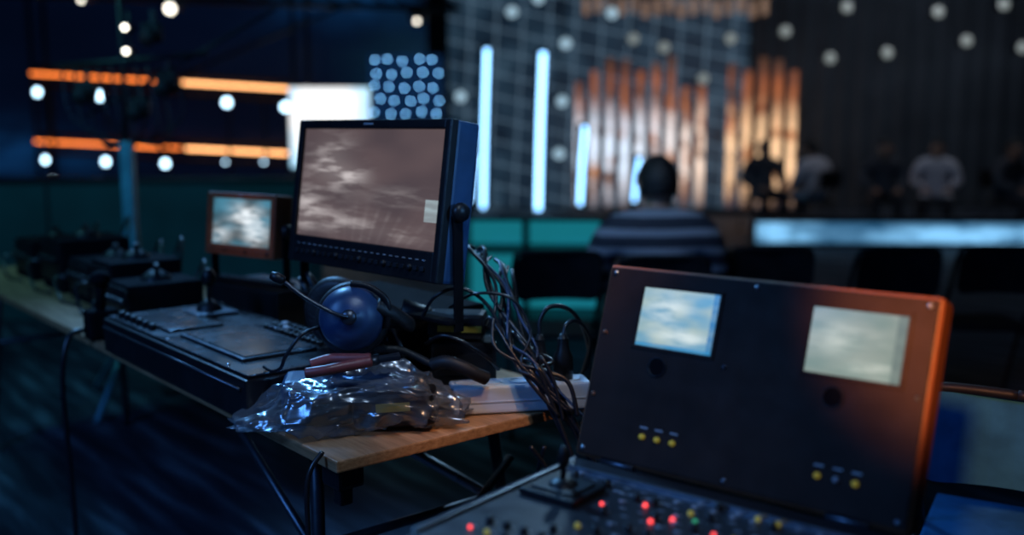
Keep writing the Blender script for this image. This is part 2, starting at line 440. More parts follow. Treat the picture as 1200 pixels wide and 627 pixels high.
b.tube([(-.07, -.0, -.02), (-.10, -.03, -.03), (-.13, -.04, -.07), (-.145, -.03, -.10), (-.17, .0, -.115), (-.20, .05, -.117)], .004, cabm)
b.build('headset_cord', parent=e)

b = B()
b.box((0, 0, .035), (.13, .07, .06), blk, bev=.01)
b.box((.01, -.0365, .030), (.10, .003, .014), rub)
b.cyl((-.065, 0, .045), (-.13, -.01, .06), .028, blk, r1=.034)
b.cyl((.065, 0, .035), (.09, 0, .035), .014, dsteel)
b.build('intercom_belt_pack', (-.125, 2.245, .919), (0, 0, R(-6)))
b = B()
b.box((0, 0, .07), (.15, .09, .14), blk_s, bev=.008)
b.box((0, -.047, .09), (.12, .003, .05), blk, bev=.001)
for i in range(4): b.cyl((-.045 + i*.03, -.045, .035), (-.045 + i*.03, -.057, .035), .008, dsteel)
b.build('power_supply_box', (-.115, 2.245, .779), (0, 0, R(8)))
b = B()
b.tube([(-.17, 2.09, .895), (-.14, 2.075, .905), (-.105, 2.07, .895), (-.08, 2.075, .88), (-.055, 2.09, .865)], .013, blk_m, sub=12, ribs=True, seg=16)
b.tube([(-.30, 2.09, .93), (-.24, 2.10, .925), (-.17, 2.09, .895)], .008, blk_m)
b.build('strain_relief_cable')

# ------------------------------------------------------------ power strip + plugs
e = empty('power_strip', (.018, 2.155, .779), (0, 0, R(11)))
b = B()
b.box((0, 0, .033), (.31, .076, .062), white, bev=.009, seg=3)
for i in range(5):
    x = -.124 + i*.060
    b.lathe((x, 0, .0635), (0, 0, 1), [(.022, 0), (.022, .0025), (.019, .0025), (.0185, -.006), (0, -.006)], white, 24)
    for sx in (-.008, .008): b.cyl((x + sx, 0, .0575), (x + sx, 0, .059), .003, blk, seg=8)
b.box((.0, -.0385, .03), (.28, .002, .003), white)
b.build('socket_block', parent=e)
b = B()
for x in (.044, .098):
    b.lathe((x, 0, .062), (0, 0, 1), [(0, 0), (.022, 0), (.023, .03), (.022, .055), (.015, .068), (.011, .09), (.007, .105), (0, .105)], blk, 24)
    for k in range(4): b.lathe((x, 0, .130 + k*.008), (0, 0, 1), [(.009, 0), (.0135, .002), (.009, .004)], blk, 16)
b.build('plugs', parent=e)

# ------------------------------------------------------------ cable bundle
b = B()
ends = [(.13, 2.06, .70), (.16, 2.05, .62), (.14, 2.08, .76), (.17, 2.08, .70), (.15, 2.07, .74), (.19, 2.06, .66), (.16, 2.07, .78), (.2, 2.08, .62), (.11, 2.06, .78), (.14, 2.06, .79)]
for i, en in enumerate(ends):
    s0 = Vector((-.09 + .010*i, 2.33 + .01*(i % 3), 1.12 - .006*i))
    j = lambda k: random.uniform(-k, k)
    mid0 = Vector((-.085 + .010*i + j(.02), 2.28, 1.12 + j(.02) - .008*i))
    mid1 = Vector((-.045 + .008*i + j(.03), 2.20 + j(.02), 1.05 - .014*i + j(.03)))
    mid2 = Vector((-.005 + .006*i + j(.04), 2.12 + j(.01), .955 - .008*i + j(.03)))
    mid2b = Vector((.02 + .006*i + j(.025), 2.09 + j(.008), .90 + j(.02)))
    mid3 = Vector((.055 + .006*i + j(.02), 2.075 + j(.006), .855 + j(.01)))
    b.tube([s0, mid0, mid1, mid2, mid2b, mid3, Vector(en)], [.004, .005, .003, .0045][i % 4], [cabm, cabm, cabb, cabm][i % 4])
b.tube([(.062, 2.165, .94), (.062, 2.175, .975), (.085, 2.185, 1.005), (.13, 2.2, .995), (.165, 2.23, .94), (.18, 2.3, .86), (.16, 2.36, .79)], .005, cabm)
b.tube([(.115, 2.175, .94), (.12, 2.185, .962), (.14, 2.2, .97), (.165, 2.22, .95), (.18, 2.26, .90), (.16, 2.33, .79)], .0045, cabm)
b.tube([(-.20, 2.18, .98), (-.17, 2.17, 1.03), (-.11, 2.16, 1.05), (-.05, 2.15, 1.01), (-.01, 2.12, .93), (.03, 2.08, .87), (.10, 2.06, .79)], .004, cabm)
b.tube([(-.06, 2.20, .96), (-.05, 2.16, .985), (-.03, 2.13, .965), (.0, 2.10, .92), (.04, 2.08, .87), (.12, 2.06, .80)], .004, cabm)
b.tube([(-.19, 2.14, .93), (-.15, 2.11, .955), (-.10, 2.10, .94), (-.05, 2.12, .90), (-.03, 2.15, .87)], .004, cabm)
b.tube([(-.14, 2.20, 1.0), (-.08, 2.15, 1.04), (.0, 2.14, 1.03), (.04, 2.12, .96), (.02, 2.09, .90), (.06, 2.075, .86), (.13, 2.06, .80)], .0035, cabm)
b.build('cable_bundle')
b = B()
for k in range(9):
    x = -.76 + k*.045
    p = [T(x, .34 + .02*math.sin(k), .985), T(x + .03, .31, 1.01 + .02*math.sin(k*2.)), T(x + .07, .315, .97), T(x + .10, .335, .90), T(x + .12, .34, .81)]
    b.tube(p, .006, cabm)
b.build('rack_patch_cables')
b = B()
b.tube([(-.36, 1.825, .79), (-.385, 1.80, .74), (-.385, 1.79, .60), (-.40, 1.8, .40), (-.42, 1.82, .1), (-.45, 1.9, .01)], .005, cabm)
b.tube([(.07, 2.07, .72), (.05, 2.12, .60), (.05, 2.2, .40), (.02, 2.3, .01)], .005, cabm)
b.tube([(.04, 2.07, .72), (.08, 2.1, .62), (.0, 2.16, .40), (-.06, 2.3, .01)], .005, cabm)
b.build('hanging_cable')

# ------------------------------------------------------------ right: portable control case
CA = R(-38.5)
b = B()
b.box((.35, -.22, .748), (1.0, .62, .024), blk_s, bev=.003)
for x in (-.1, .8):
    for y in (-.48, .04): b.cyl((x, y, .737), (x, y, 0), .016, dsteel)
b.build('equipment_table', (.0975, 1.53, 0), (0, 0, CA))
e = empty('portable_monitor_case', (.0975, 1.53, .76), (0, 0, CA))
b = B()
CW = .52
b.box((CW/2, -.19, .058), (CW, .40, .116), blk_s, bev=.008)
b.box((CW/2, -.19, .118), (CW - .02, .38, .006), panelm, bev=.002)
b.box((CW/2, -.030, .123), (CW - .03, .035, .006), panelm, bev=.002)
b.box((CW/2, -.050, .124), (CW - .03, .004, .008), steel, bev=.001)
b.box((.012, -.19, .122), (.010, .37, .008), dsteel, bev=.002)
JX, JY = .080, -.140
b.box((JX, JY, .126), (.095, .085, .010), blk, bev=.003)
b.box((JX, JY, .132), (.07, .06, .004), blk_m, bev=.001)
b.lathe((JX, JY, .133), (0, 0, 1), [(.022, 0), (.02, .004), (.010, .008), (.006, .010), (0, .010)], blk)
b.cyl((JX, JY, .14), (JX + .001, JY, .172), .0045, blk)
b.lathe((JX + .001, JY, .158), (0, 0, 1), [(0, 0), (.007, .002), (.009, .014), (.007, .026), (.003, .032), (0, .034)], blk)
rows = [(-.062, .03, 15), (-.078, .05, 13), (-.100, .15, 12), (-.122, .16, 12), (-.145, .15, 12), (-.17, .16, 11), (-.20, .17, 10), (-.23, .16, 11), (-.26, .15, 12), (-.29, .06, 15), (-.32, .06, 14)]
for j, (y, x0, n) in enumerate(rows):
    for i in range(n):
        x = x0 + i*.0285 + (.008 if j % 2 else 0)
        if x > CW - .03: continue
        k = random.random()
        if k < .13: b.lathe((x, y, .121), (0, 0, 1), [(.0042, 0), (.0036, .005), (0, .006)], yel, 14)
        elif k < .165: b.lathe((x, y, .121), (0, 0, 1), [(.0028, 0), (.0024, .004), (0, .005)], red, 12)
        elif k < .40: b.box((x, y, .124), (.007, .004, .004), whl, bev=.001)
        elif k < .41: b.box((x, y, .124), (.006, .005, .004), grn, bev=.0015)
        elif k < .70: b.lathe((x, y, .121), (0, 0, 1), [(.006, 0), (.005, .009), (0, .010)], blk, 16)
        b.box((x, y + .009, .1213), (.010, .0012, .0006), whl)
for i in range(4): b.box((.14 + i*.026, -.088, .1215), (.016, .002, .001), whl)
for (x, y) in ((.20, -.112), (.255, -.134), (.235, -.157)):
    b.lathe((x, y, .121), (0, 0, 1), [(.0035, 0), (.003, .004), (0, .006)], red, 12)
b.build('base_panel', parent=e)
LH = .312
lid = empty('lid', (0, -.0, .125), (R(-18.7), 0, 0), e)
lidm = mat('lid_panel', (.034, .020, .016), .6, bump=.04, bscale=200, spec=.12)
rimm = mat('lid_rim', (.22, .075, .035), .42, spec=.3)
b = B()
b.box((CW/2, .028, LH/2), (CW, .05, LH), rimm, bev=.008, seg=3)
b.box((CW/2, .004, LH/2), (CW - .010, .008, LH - .010), lidm, bev=.002)
for x0 in (.075, .35):
    w_ = .13; z0 = .188; h_ = .092
    for (cx, cz, sx, sz) in ((x0 + w_/2, z0 - .003, w_ + .012, .006), (x0 + w_/2, z0 + h_ + .003, w_ + .012, .006), (x0 - .003, z0 + h_/2, .006, h_), (x0 + w_ + .003, z0 + h_/2, .006, h_)):
        b.box((cx, -.0005, cz), (sx, .004, sz), lidm, bev=.001)
    b.lathe((x0 + .045, .001, .158), (0, -1, 0), [(.016, 0), (.016, .003), (.0135, .003), (.013, -.001), (0, -.001)], blk, 24)
    b.lathe((x0 + .045, -.0004, .158), (0, -1, 0), [(.0135, 0), (0, .0004)], mtb, 24)
    for i in range(3):
        xx = x0 + .042 + i*.026
        b.lathe((xx, .0, .050), (0, -1, 0), [(.0046, 0), (.004, .005), (0, .006)], yel if not (x0 > .2 and i == 1) else whl, 14)
        b.box((xx, -.0005, .064), (.013, .001, .0025), whl)
    b.lathe((x0 + .155, .0, .175), (0, -1, 0), [(.004, 0), (.003, .003), (0, .003)], dsteel, 10)
for x in (.016, CW/2, CW - .016):
    for z in (.014, LH - .014): b.lathe((x, .0, z), (0, -1, 0), [(.0042, 0), (.0035, .002), (0, .003)], steel, 12)
for z in (.1, .2): b.lathe((.016, .0, z), (0, -1, 0), [(.004, 0), (.0035, .002), (0, .0025)], rimm, 12)
b.build('lid_shell', parent=lid)
scr3 = screen_mat('screen_case_a', .13, .092, (.14, .38, .55), (.86, .97, .95), [(.35, .65, .3, .3, .9), (.62, .2, .35, .15, .9)], sc=(1.2, 3), strength=.85, thr=(.35, .65), seed=7, grad=(.42, .55, .50), rects=[(.93, 1.0, 0., 1., (.03, .20, .45)), (0., 1., 0., .06, (.04, .30, .60))])
scr4 = screen_mat('screen_case_b', .13, .092, (.26, .36, .30), (.80, .86, .74), [(.35, .55, .35, .22, .9), (.75, .15, .3, .10, 1.)], sc=(1.2, 3), strength=.75, thr=(.38, .66), seed=11, grad=(.36, .43, .36), rects=[(.90, 1.0, 0., 1., (.18, .25, .22))])
for x0, sm, nm in ((.075, scr3, 'screen_a'), (.35, scr4, 'screen_b')):
    b = B(); b.box((0, 0, 0), (.13, .002, .092), sm); b.build(nm, (x0 + .065, -.0008, .234), parent=lid)
b = B()
for x in (.08, CW - .08): b.cyl((x - .03, .006, .122), (x + .03, .006, .122), .007, dsteel)
b.build('hinges', parent=e)

# ------------------------------------------------------------ folding chairs
chm = mat('chair_black', (.008, .009, .012), .5, spec=.25)
chb = mat('chair_blue_fabric', (.02, .12, .28), .8, spec=.1)
def chair_mesh(m):
    b = B()
    for s_ in (-1, 1):
        x = s_*.20
        b.tube([(x, .22, 0), (x, .05, .38), (x, -.12, .62), (x*.98, -.20, .80), (x*.80, -.215, .845), (0, -.22, .85)], .011, chm)
        b.tube([(x*1.05, -.26, 0), (x*1.05, -.05, .36), (x*1.05, .10, .44)], .011, chm)
        b.cyl((x*1.05, -.22, .06), (-x*0, -.22, .06), .008, chm)
    b.box((0, .03, .45), (.38, .38, .022), m, bev=.010)
    b.plate(.39, .22, .05, .012, m, Matrix.Translation((0, -.185, .735)) @ Euler((R(12), 0, 0)).to_matrix().to_4x4(), bend=.9)
    return b
def chair(x, y, rz=0., m=chm):
    return chair_mesh(m).build('folding_chair', (x, y, 0), (0, 0, R(rz)))
chair(.19, 4.62, 4)
for x, y, r_ in ((.655, 4.45, 0), (1.20, 4.75, -4), (1.75, 4.7, 3), (2.3, 4.8, -5), (2.85, 4.75, 2)):
    chair(x, y, r_)
chair(1.16, 2.2, -30, chb)

# ------------------------------------------------------------ people
skinm = mat('skin', (.35, .19, .13), .5)
hairm = mat('hair_dark', (.008, .007, .008), .6, bump=.5, bscale=200)
def cloth(name, c1, c2, stripes, legs=(.01, .012, .02)):
    m = bpy.data.materials.new(name); t = NT(m)
    p = t.n('ShaderNodeBsdfPrincipled'); t.l(p.outputs[0], t.out.inputs[0]); p.inputs['Roughness'].default_value = .8
    x, y, z = t.sep(t.obj())
    w = t.m('SINE', t.m('ADD', t.m('MULTIPLY', z, stripes), t.m('MULTIPLY', t.noise(t.obj(), 5.), 1.5)))
    c = t.mix(t.ramp(w, [(.1, 0.), (.5, 1.)]), c1, c2)
    leg = t.m('LESS_THAN', t.m('SUBTRACT', z, t.m('MULTIPLY', y, .15)), .45)
    t.l(t.mix(leg, c, legs), p.inputs['Base Color'])
    return m
def skin_obj(name, verts, edges, rad, m, parent, root=0, lvl=2):
    me = bpy.data.meshes.new(name); me.from_pydata([tuple(v) for v in verts], edges, []); me.update()
    o = bpy.data.objects.new(name, me); COL.objects.link(o); o.parent = parent
    me.materials.append(m)
    o.modifiers.new('Skin', 'SKIN')
    sv = me.skin_vertices[0].data
    for i, r_ in enumerate(rad):
        sv[i].radius = r_ if isinstance(r_, tuple) else (r_, r_); sv[i].use_root = (i == root)
    s_ = o.modifiers.new('Sub', 'SUBSURF'); s_.levels = lvl; s_.render_levels = lvl
    o.modifiers[0].use_smooth_shade = True
    return o
def person(name, loc, rz, clothm, hair=hairm, lean=0., headturn=0.):
    e = empty(name, loc, (0, 0, rz))
    V = []; E = []; RR = []
    def a(p, r_, par=None):
        V.append(p); RR.append(r_)
        if par is not None: E.append((par, len(V) - 1))
        return len(V) - 1
    L = lean
    pel = a((0, 0, .56), (.155, .12)); wa = a((0, .01 + L*.2, .68), (.165, .115), pel); ch = a((0, .02 + L*.5, .83), (.195, .125), wa)
    uc = a((0, .03 + L*.8, .94), (.15, .10), ch); nk = a((0, .05 + L, 1.01), (.070, .066), uc)
    hands = []
    for s_ in (-1, 1):
        sh = a((s_*.20, .03 + L*.7, .915), .092, uc); el = a((s_*.275, .08 + L*.6, .69), .068, sh); wr = a((s_*.15, .30 + L*.4, .62), .036, el)
        hp = a((s_*.10, .05, .53), .085, pel); kn = a((s_*.14, .42, .51), .070, hp); an = a((s_*.14, .40, .12), .05, kn); to = a((s_*.15, .53, .05), .042, an)
        hands.append((s_, Vector((s_*.15, .30 + L*.4, .62))))
    skin_obj('body', V, E, RR, clothm, e)
    for s_, w in hands:
        V = [w, w + Vector((-s_*.015, .05, -.012)), w + Vector((-s_*.02, .085, -.02))]; E = [(0, 1), (1, 2)]; RR = [(.025, .02), (.036, .016), (.034, .014)]
        for k, ln in enumerate((.06, .072, .068, .052)):
            o0 = w + Vector((-s_*.02 + (k - 1.5)*.019, .10, -.022)); i0 = len(V)
            V += [o0, o0 + Vector((0, ln*.5, -.006)), o0 + Vector((0, ln*.85, -.028))]; RR += [.0095, .009, .007]
            E += [(2, i0), (i0, i0 + 1), (i0 + 1, i0 + 2)]
        i0 = len(V); o0 = w + Vector((-s_*.045, .04, -.015))
        V += [o0, o0 + Vector((-s_*.018, .035, -.012)), o0 + Vector((-s_*.02, .06, -.02))]; RR += [.012, .010, .008]
        E += [(1, i0), (i0, i0 + 1), (i0 + 1, i0 + 2)]
        skin_obj('hand', V, E, RR, skinm, e, lvl=1)
    b = B()
    tb_ = bmesh.new(); bmesh.ops.create_uvsphere(tb_, u_segments=32, v_segments=24, radius=1)
    for v in tb_.verts:
        c = v.co.copy(); k = 1 - .25*max(0, -c.z)**1.5
        v.co = Vector((c.x*.077*k, c.y*.096*(k if c.y < 0 else 1), c.z*.122))
    b.merge(tb_, skinm, None, True)
    b.cyl((0, -.015, -.15), (0, -.005, -.06), .056, skinm)
    b.lathe((0, .085, .015), (0, .5, -1), [(0, 0), (.010, .012), (.015, .035), (.006, .043), (0, .043)], skinm, 12)
    for s_ in (-1, 1):
        b.ball((s_*.082, -.005, -.005), (.010, .020, .032), skinm)
        b.ball((s_*.03, .084, .012), (.013, .009, .008), whl)
        b.ball((s_*.03, .092, .012), (.005, .004, .005), blk)
        b.box((s_*.03, .090, .032), (.03, .008, .006), hair, bev=.002)
    b.box((0, .086, -.052), (.045, .012, .008), redr, bev=.003)
    th = bmesh.new(); bmesh.ops.create_uvsphere(th, u_segments=40, v_segments=30, radius=1)
    kill = [v for v in th.verts if (v.co.y > .35 and v.co.z < .45) or v.co.z < -.42 or (v.co.y > .05 and v.co.z < -.1)]
    bmesh.ops.delete(th, geom=kill, context='VERTS')
    for v in th.verts:
        n1 = 1 + .05*mnoise.noise(v.co*5)
        v.co = Vector((v.co.x*.088*n1, v.co.y*.107*n1, v.co.z*.130*n1))
    b.merge(th, hair, None, True)
    b.build('head', (0, .07 + L*1.15, 1.125), (R(-6), 0, headturn), parent=e)
    return e
jac = cloth('striped_jacket', (.016, .022, .040), (.22, .25, .31), 76.)
man = person('seated_man', (.660, 4.45, 0), 0, jac, headturn=R(12)); man.scale = (1.06, 1.06, 1.02)
wsh = cloth('white_shirt', (.5, .5, .56), (.4, .4, .46), 10.)
dsh = cloth('dark_shirt', (.03, .035, .05), (.05, .06, .08), 10.)
for i, (x, y, r_, m_, L) in enumerate(((3.95, 12.9, 30, wsh, .05), (4.85, 13.1, 170, dsh, .1), (5.6, 13.2, 160, wsh, .0), (6.35, 12.9, -150, dsh, .05), (3.35, 13.4, 190, dsh, .0))):
    person('seated_crew_member', (x, y, 0), R(r_), m_, lean=L)
    chair(x, y, r_)

# ------------------------------------------------------------ teal booth
teal = mat('teal_lit_panel', (.02, .20, .25), .5, emit=(.012, .28, .36), es=.55, nscale=2.5, var=.5)  # cyan light on the shelf backs put in as emission
b = B()
w_, h_, d_ = 1.0, .80, .5
b.box((0, 0, h_ - .015), (w_, d_, .03), blk, bev=.004)
b.box((0, d_/2 - .01, h_/2 - .01), (w_ - .01, .02, h_ - .03), teal)
for x in (-w_/2 + .015, -.06, w_/2 - .015): b.box((x, 0, h_/2 - .01), (.035, d_, h_ - .035), blk, bev=.003)
b.box((0, 0, .55), (w_ - .03, d_ - .03, .02), blk, bev=.003); b.box((0, 0, .08), (w_ - .03, d_ - .03, .02), blk, bev=.003)
b.build('open_shelf_counter', (.16, 7.0, 0), (0, 0, R(-3)))

# ------------------------------------------------------------ teal barrier left
bm_ = mat('barrier_teal', (.010, .075, .08), .7, nscale=2)
b = B()
b.box((0, 0, .5), (3.9, .06, 1.0), bm_, bev=.01)
b.box((0, 0, 1.02), (3.92, .10, .04), blk, bev=.01)
for i in range(3): b.box((-1.9 + i*1.9, -.03, .5), (.02, .02, 1.0), blk, bev=.004)
b.build('stage_barrier', (-3.35, 7.2, 0), (0, 0, R(3)))

# ------------------------------------------------------------ lighting stand (left)
tm = mat('stand_teal_metal', (.10, .34, .42), .4, .3)
lampw = mat('lamp_white', (.8, .8, .8), .3, emit=(1, .92, .78), es=5)
b = B()
b.box((0, 0, .8), (.06, .06, 1.06), tm, bev=.006)
for k in range(3):
    a_ = k*2.09 + .4; b.cyl((0, 0, .45), (.42*math.cos(a_), .42*math.sin(a_), .012), .012, tm)
b.cyl((0, 0, 1.32), (0, 0, 2.05), .012, blk)
b.cyl((-.35, 0, 1.70), (.42, 0, 1.76), .012, blk)
b.cyl((-.2, 0, 1.45), (.75, .05, 1.98), .008, blk)
for x, z in ((-.18, 1.58), (.08, 1.50), (.22, 1.62), (.16, 1.86)):
    b.box((x, -.02, z), (.10, .11, .09), blk_m, rot=(.2, 0, .3), bev=.02)
    b.cyl((x, -.06, z - .02), (x + .01, -.12, z - .04), .032, blk_m, r1=.038)
    b.box((x, 0, z + .07), (.02, .02, .08), blk_m)
for x, z in ((.085, 1.87), (.085, 1.76)):
    b.lathe((x, -.17, z), (0, -1, 0), [(0, .01), (.013, .008), (.015, 0)], lampw, 16)
    b.box((x, -.13, z), (.04, .07, .04), blk_m, bev=.005)
b.cyl((.085, -.12, 1.70), (.085, -.12, 1.95), .008, blk)
for k in range(10):
    b.tube([(-.3 + k*.06, 0, 1.70), (-.25 + k*.06, -.03, 1.45 - .05*(k % 3)), (-.02 + k*.01, 0, 1.32)], .006, cabm)
b.build('lighting_stand', (-1.92, 5.0, 0))

# ------------------------------------------------------------ left LED truss
ledo = mat('led_orange', (.8, .3, .1), .4, emit=(1, .22, .04), es=3., nscale=1.5, var=.1)
ledw = mat('led_warm_white', (.8, .5, .3), .4, emit=(1, .45, .17), es=4., nscale=1.5, var=.1)
lampc = mat('lamp_cool', (.7, .8, .9), .3, emit=(.50, .78, 1), es=7.)
b = B()
for (z0, z1) in ((2.14, 1.93), (1.21, 1.04)):
    p0 = Vector((-6.65, 14, z0)); p1 = Vector((-3.1, 14, z1))
    for off in (Vector((0, .12, .10)), Vector((0, .12, -.16)), Vector((0, .32, -.03))):
        b.cyl(p0 + off, p1 + off, .03, blk)
    for k in range(18):
        q0 = p0.lerp(p1, k/18); q1 = p0.lerp(p1, (k + 1)/18)
        b.cyl(q0 + Vector((0, .12, .10)), q1 + Vector((0, .12, -.16)), .014, blk, seg=8)
    b.tube([p0, p0.lerp(p1, .48)], .017, ledo)
    b.tube([p0.lerp(p1, .50), p0.lerp(p1, .57)], .013, ledo)
    b.tube([p0.lerp(p1, .59), p1], .020, ledw)
for x in (-6.7, -3.05):
    for dx in (-.0, .2): b.cyl((x + dx, 14.15, 0), (x + dx, 14.15, 3.6), .03, blk)
b.build('led_bar_truss')
b = B()
for (x, z, r_) in ((-6.48, 1.88, .05), (-5.63, 1.83, .055), (-3.9, 1.74, .055), (-3.1, 1.68, .055), (-6.43, .96, .045), (-5.6, .935, .05), (-4.78, .91, .05), (-3.95, .93, .02), (-6.35, .69, .025), (-3.42, .93, .02)):
    b.lathe((x, 13.80, z), (0, -1, 0), [(0, .02), (r_*.7, .015), (r_, 0)], lampc, 24)
    b.lathe((x, 13.95, z), (0, -1, 0), [(0, 0), (r_*.8, .0), (r_*1.25, .08), (r_*1.25, .18), (r_*1.1, .18), (r_, .15)], blk, 24)
for x in (-6.48, -5.62, -4.78, -3.92, -3.1, -3.42, -6.35):
    b.cyl((x, 13.93, 0), (x, 13.93, 1.9), .018, blk, seg=10)
b.build('par_lamps')
sc_blue = screen_mat('scenery_blue', 7., 4., (.0008, .003, .012), (.006, .06, .20), [(.85, .85, .15, .10, .8), (.3, .95, .3, .06, .5), (.1, .25, .2, .1, .5)], sc=(3, 3), strength=1., seed=5)
b = B(); b.box((0, 0, 0), (7.4, .08, 4.), sc_blue); b.build('scenery_panel', (-5.0, 15.5, 2.0))

vs = screen_mat('video_wall', 1.02, 1.15, (.10, .50, .95), (1, 1, 1), [(.42, .62, .38, .40, 3.)], sc=(1, 1.5), strength=1.3, thr=(.2, .5), seed=2, grad=(.35, .75, 1))
b = B(); b.box((0, 0, 0), (1.02, .06, 1.02), vs)
b.box((0, .05, 0), (1.06, .06, 1.06), blk, bev=.01)
b.cyl((-.4, .06, -.5), (-.4, .06, -1.40), .03, blk); b.cyl((.4, .06, -.5), (.4, .06, -1.40), .03, blk)
b.build('video_wall_screen', (-2.35, 13, 1.40), (0, 0, R(4)))
dotm = mat('led_pixel_blue', (.2, .5, .9), .4, emit=(.20, .55, 1.0), es=14)
dotb = mat('led_board_navy', (.004, .010, .03), .6, emit=(.002, .014, .05), es=1.)
b = B(); b.box((0, 0, 0), (.96, .06, .82), dotb); b.box((0, .05, 0), (1.0, .05, .86), blk)
b.cyl((-.4, .06, -.4), (-.4, .06, -1.92), .025, blk); b.cyl((.4, .06, -.4), (.4, .06, -1.92), .025, blk)
rd = random.Random(5)
for i in range(5):
    for j in range(5):
        x = -.40 + i*.20 + rd.uniform(-.03, .03) + (.05 if j % 2 else -.02); z = -.34 + j*.17 + rd.uniform(-.02, .02)
        x = max(-.45, min(.45, x))
        b.lathe((x, -.03, z), (0, -1, 0), [(.013, 0), (.010, .006), (0, .008)], dotm, 12)
b.build('led_dot_screen', (-1.40, 13.3, 1.93), (0, 0, 0))

# ------------------------------------------------------------ centre set
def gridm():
    m = bpy.data.materials.new('mesh_scrim_glow'); t = NT(m)
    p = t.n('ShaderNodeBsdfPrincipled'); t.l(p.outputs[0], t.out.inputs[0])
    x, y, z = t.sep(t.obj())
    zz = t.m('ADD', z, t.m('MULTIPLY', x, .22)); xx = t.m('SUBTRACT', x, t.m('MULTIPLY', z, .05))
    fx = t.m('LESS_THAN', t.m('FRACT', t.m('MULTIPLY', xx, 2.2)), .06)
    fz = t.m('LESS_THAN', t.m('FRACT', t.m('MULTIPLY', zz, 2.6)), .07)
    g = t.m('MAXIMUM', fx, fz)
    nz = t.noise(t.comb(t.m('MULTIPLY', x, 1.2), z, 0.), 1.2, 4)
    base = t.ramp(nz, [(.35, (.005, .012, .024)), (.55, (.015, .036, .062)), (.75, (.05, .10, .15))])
    t.l(t.mix(g, base, (.12, .20, .28)), p.inputs['Emission Color']); p.inputs['Emission Strength'].default_value = .72  # stage light on the scrim put into its own emission
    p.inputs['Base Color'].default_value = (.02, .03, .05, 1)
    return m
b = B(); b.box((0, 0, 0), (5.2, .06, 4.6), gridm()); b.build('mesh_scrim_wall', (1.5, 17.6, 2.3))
led_b = mat('led_strip_blue_white', (.5, .7, 1), .3, emit=(.26, .58, 1), es=5.)
b = B()
for (x, z0, z1, r_) in ((-.42, .2, 2.55, .034), (.41, .17, 2.50, .044), (1.04, .25, 1.42, .03), (1.86, .3, .95, .025), (-.62, .3, 1.0, .016)):
    zm = (z0 + z1)/2
    b.tube([(x - .015, 15, z0), (x + .01, 15, zm), (x + .05, 15, z1)], r_, led_b)
    b.box((x + .02, 15.12, zm), (.16, .10, z1 - z0 + .1), blk, bev=.01)
    b.box((x, 15.12, z0/2), (.10, .10, z0), blk)
b.build('led_tube_lights')
def orm():
    m = bpy.data.materials.new('led_columns'); t = NT(m)
    p = t.n('ShaderNodeBsdfPrincipled'); t.l(p.outputs[0], t.out.inputs[0])
    x, y, z = t.sep(t.obj())
    nz = t.noise(t.comb(t.m('MULTIPLY', x, 2.2), 0., t.m('MULTIPLY', z, 1.3)), 1.9, 3)
    nz3 = t.noise(t.comb(t.m('MULTIPLY', x, 4.), 3., t.m('MULTIPLY', z, .9)), 2., 2)
    h = t.m('DIVIDE', z, 2.4)
    base = t.ramp(h, [(.05, (.04, .04, .06)), (.3, (.60, .26, .11)), (.6, (.60, .20, .07)), (.9, (.36, .10, .035)), (1., (.08, .03, .01))])
    base = t.mix(t.ramp(nz3, [(.38, 0.), (.62, 1.)]), (.07, .035, .03), base)
    lf = t.m('MULTIPLY', t.ramp(nz, [(.40, 0.), (.52, 1.)]), t.ramp(t.m('ABSOLUTE', t.m('SUBTRACT', h, .42)), [(.1, 1.), (.38, 0.)]))
    cc = t.mix(t.ramp(t.m('DIVIDE', x, 3.6), [(.25, 0.), (.7, 1.)]), (.95, 1.1, 1.3), (1.2, .75, .42))
    t.l(t.mix(lf, base, cc), p.inputs['Emission Color']); p.inputs['Emission Strength'].default_value = 1.15
    p.inputs['Base Color'].default_value = (.03, .02, .015, 1)
    return m
om = orm(); b = B()
for i in range(15):
    x = .08 + i*.245; zt = 2.42 - .12*math.sin(i*1.9) - (.3 if i in (0, 7, 8) else 0)
    if i == 9: continue
    b.box((x, 0, zt/2 + .05), (.11, .10, zt - .1), om, bev=.01)
b.box((1.8, .02, .05), (3.8, .16, .1), blk)
b.build('led_column_set', (1.0, 16.2, 0))
dr = mat('grey_drape', (.045, .055, .070), .9, nscale=1, spec=.1)
b = B(); tbm = bmesh.new(); NX = 120
vv = [[tbm.verts.new((-2.9 + 5.8*i/NX, .05*math.sin(i*.9) + .02*math.sin(i*2.3), z)) for i in range(NX + 1)] for z in (0, 1.5, 3, 4.6)]
for r0, r1 in zip(vv[:-1], vv[1:]):
    for i in range(NX): tbm.faces.new((r0[i], r0[i+1], r1[i+1], r1[i]))
b.merge(tbm, dr, None, True); b.build('stage_drape', (7.0, 17.4, 0.0))
spw = mat('spot_cream', (.3, .3, .3), .3, emit=(.20, .23, .22), es=1.)
spb = mat('spot_pale_blue', (.3, .3, .3), .3, emit=(.30, .45, .55), es=1.3)
b = B()
zt = 4.05
b.cyl((-1.5, 15.6, zt), (9, 15.6, zt), .04, blk); b.cyl((-1.5, 15.9, zt), (9, 15.9, zt), .04, blk); b.cyl((-1.5, 15.75, zt + .25), (9, 15.75, zt + .25), .04, blk)
for k in range(8): b.cyl((-1.4 + k*1.48, 15.75, zt + .2), (-1.4 + k*1.48, 15.75, 6.0), .01, blk, seg=8)
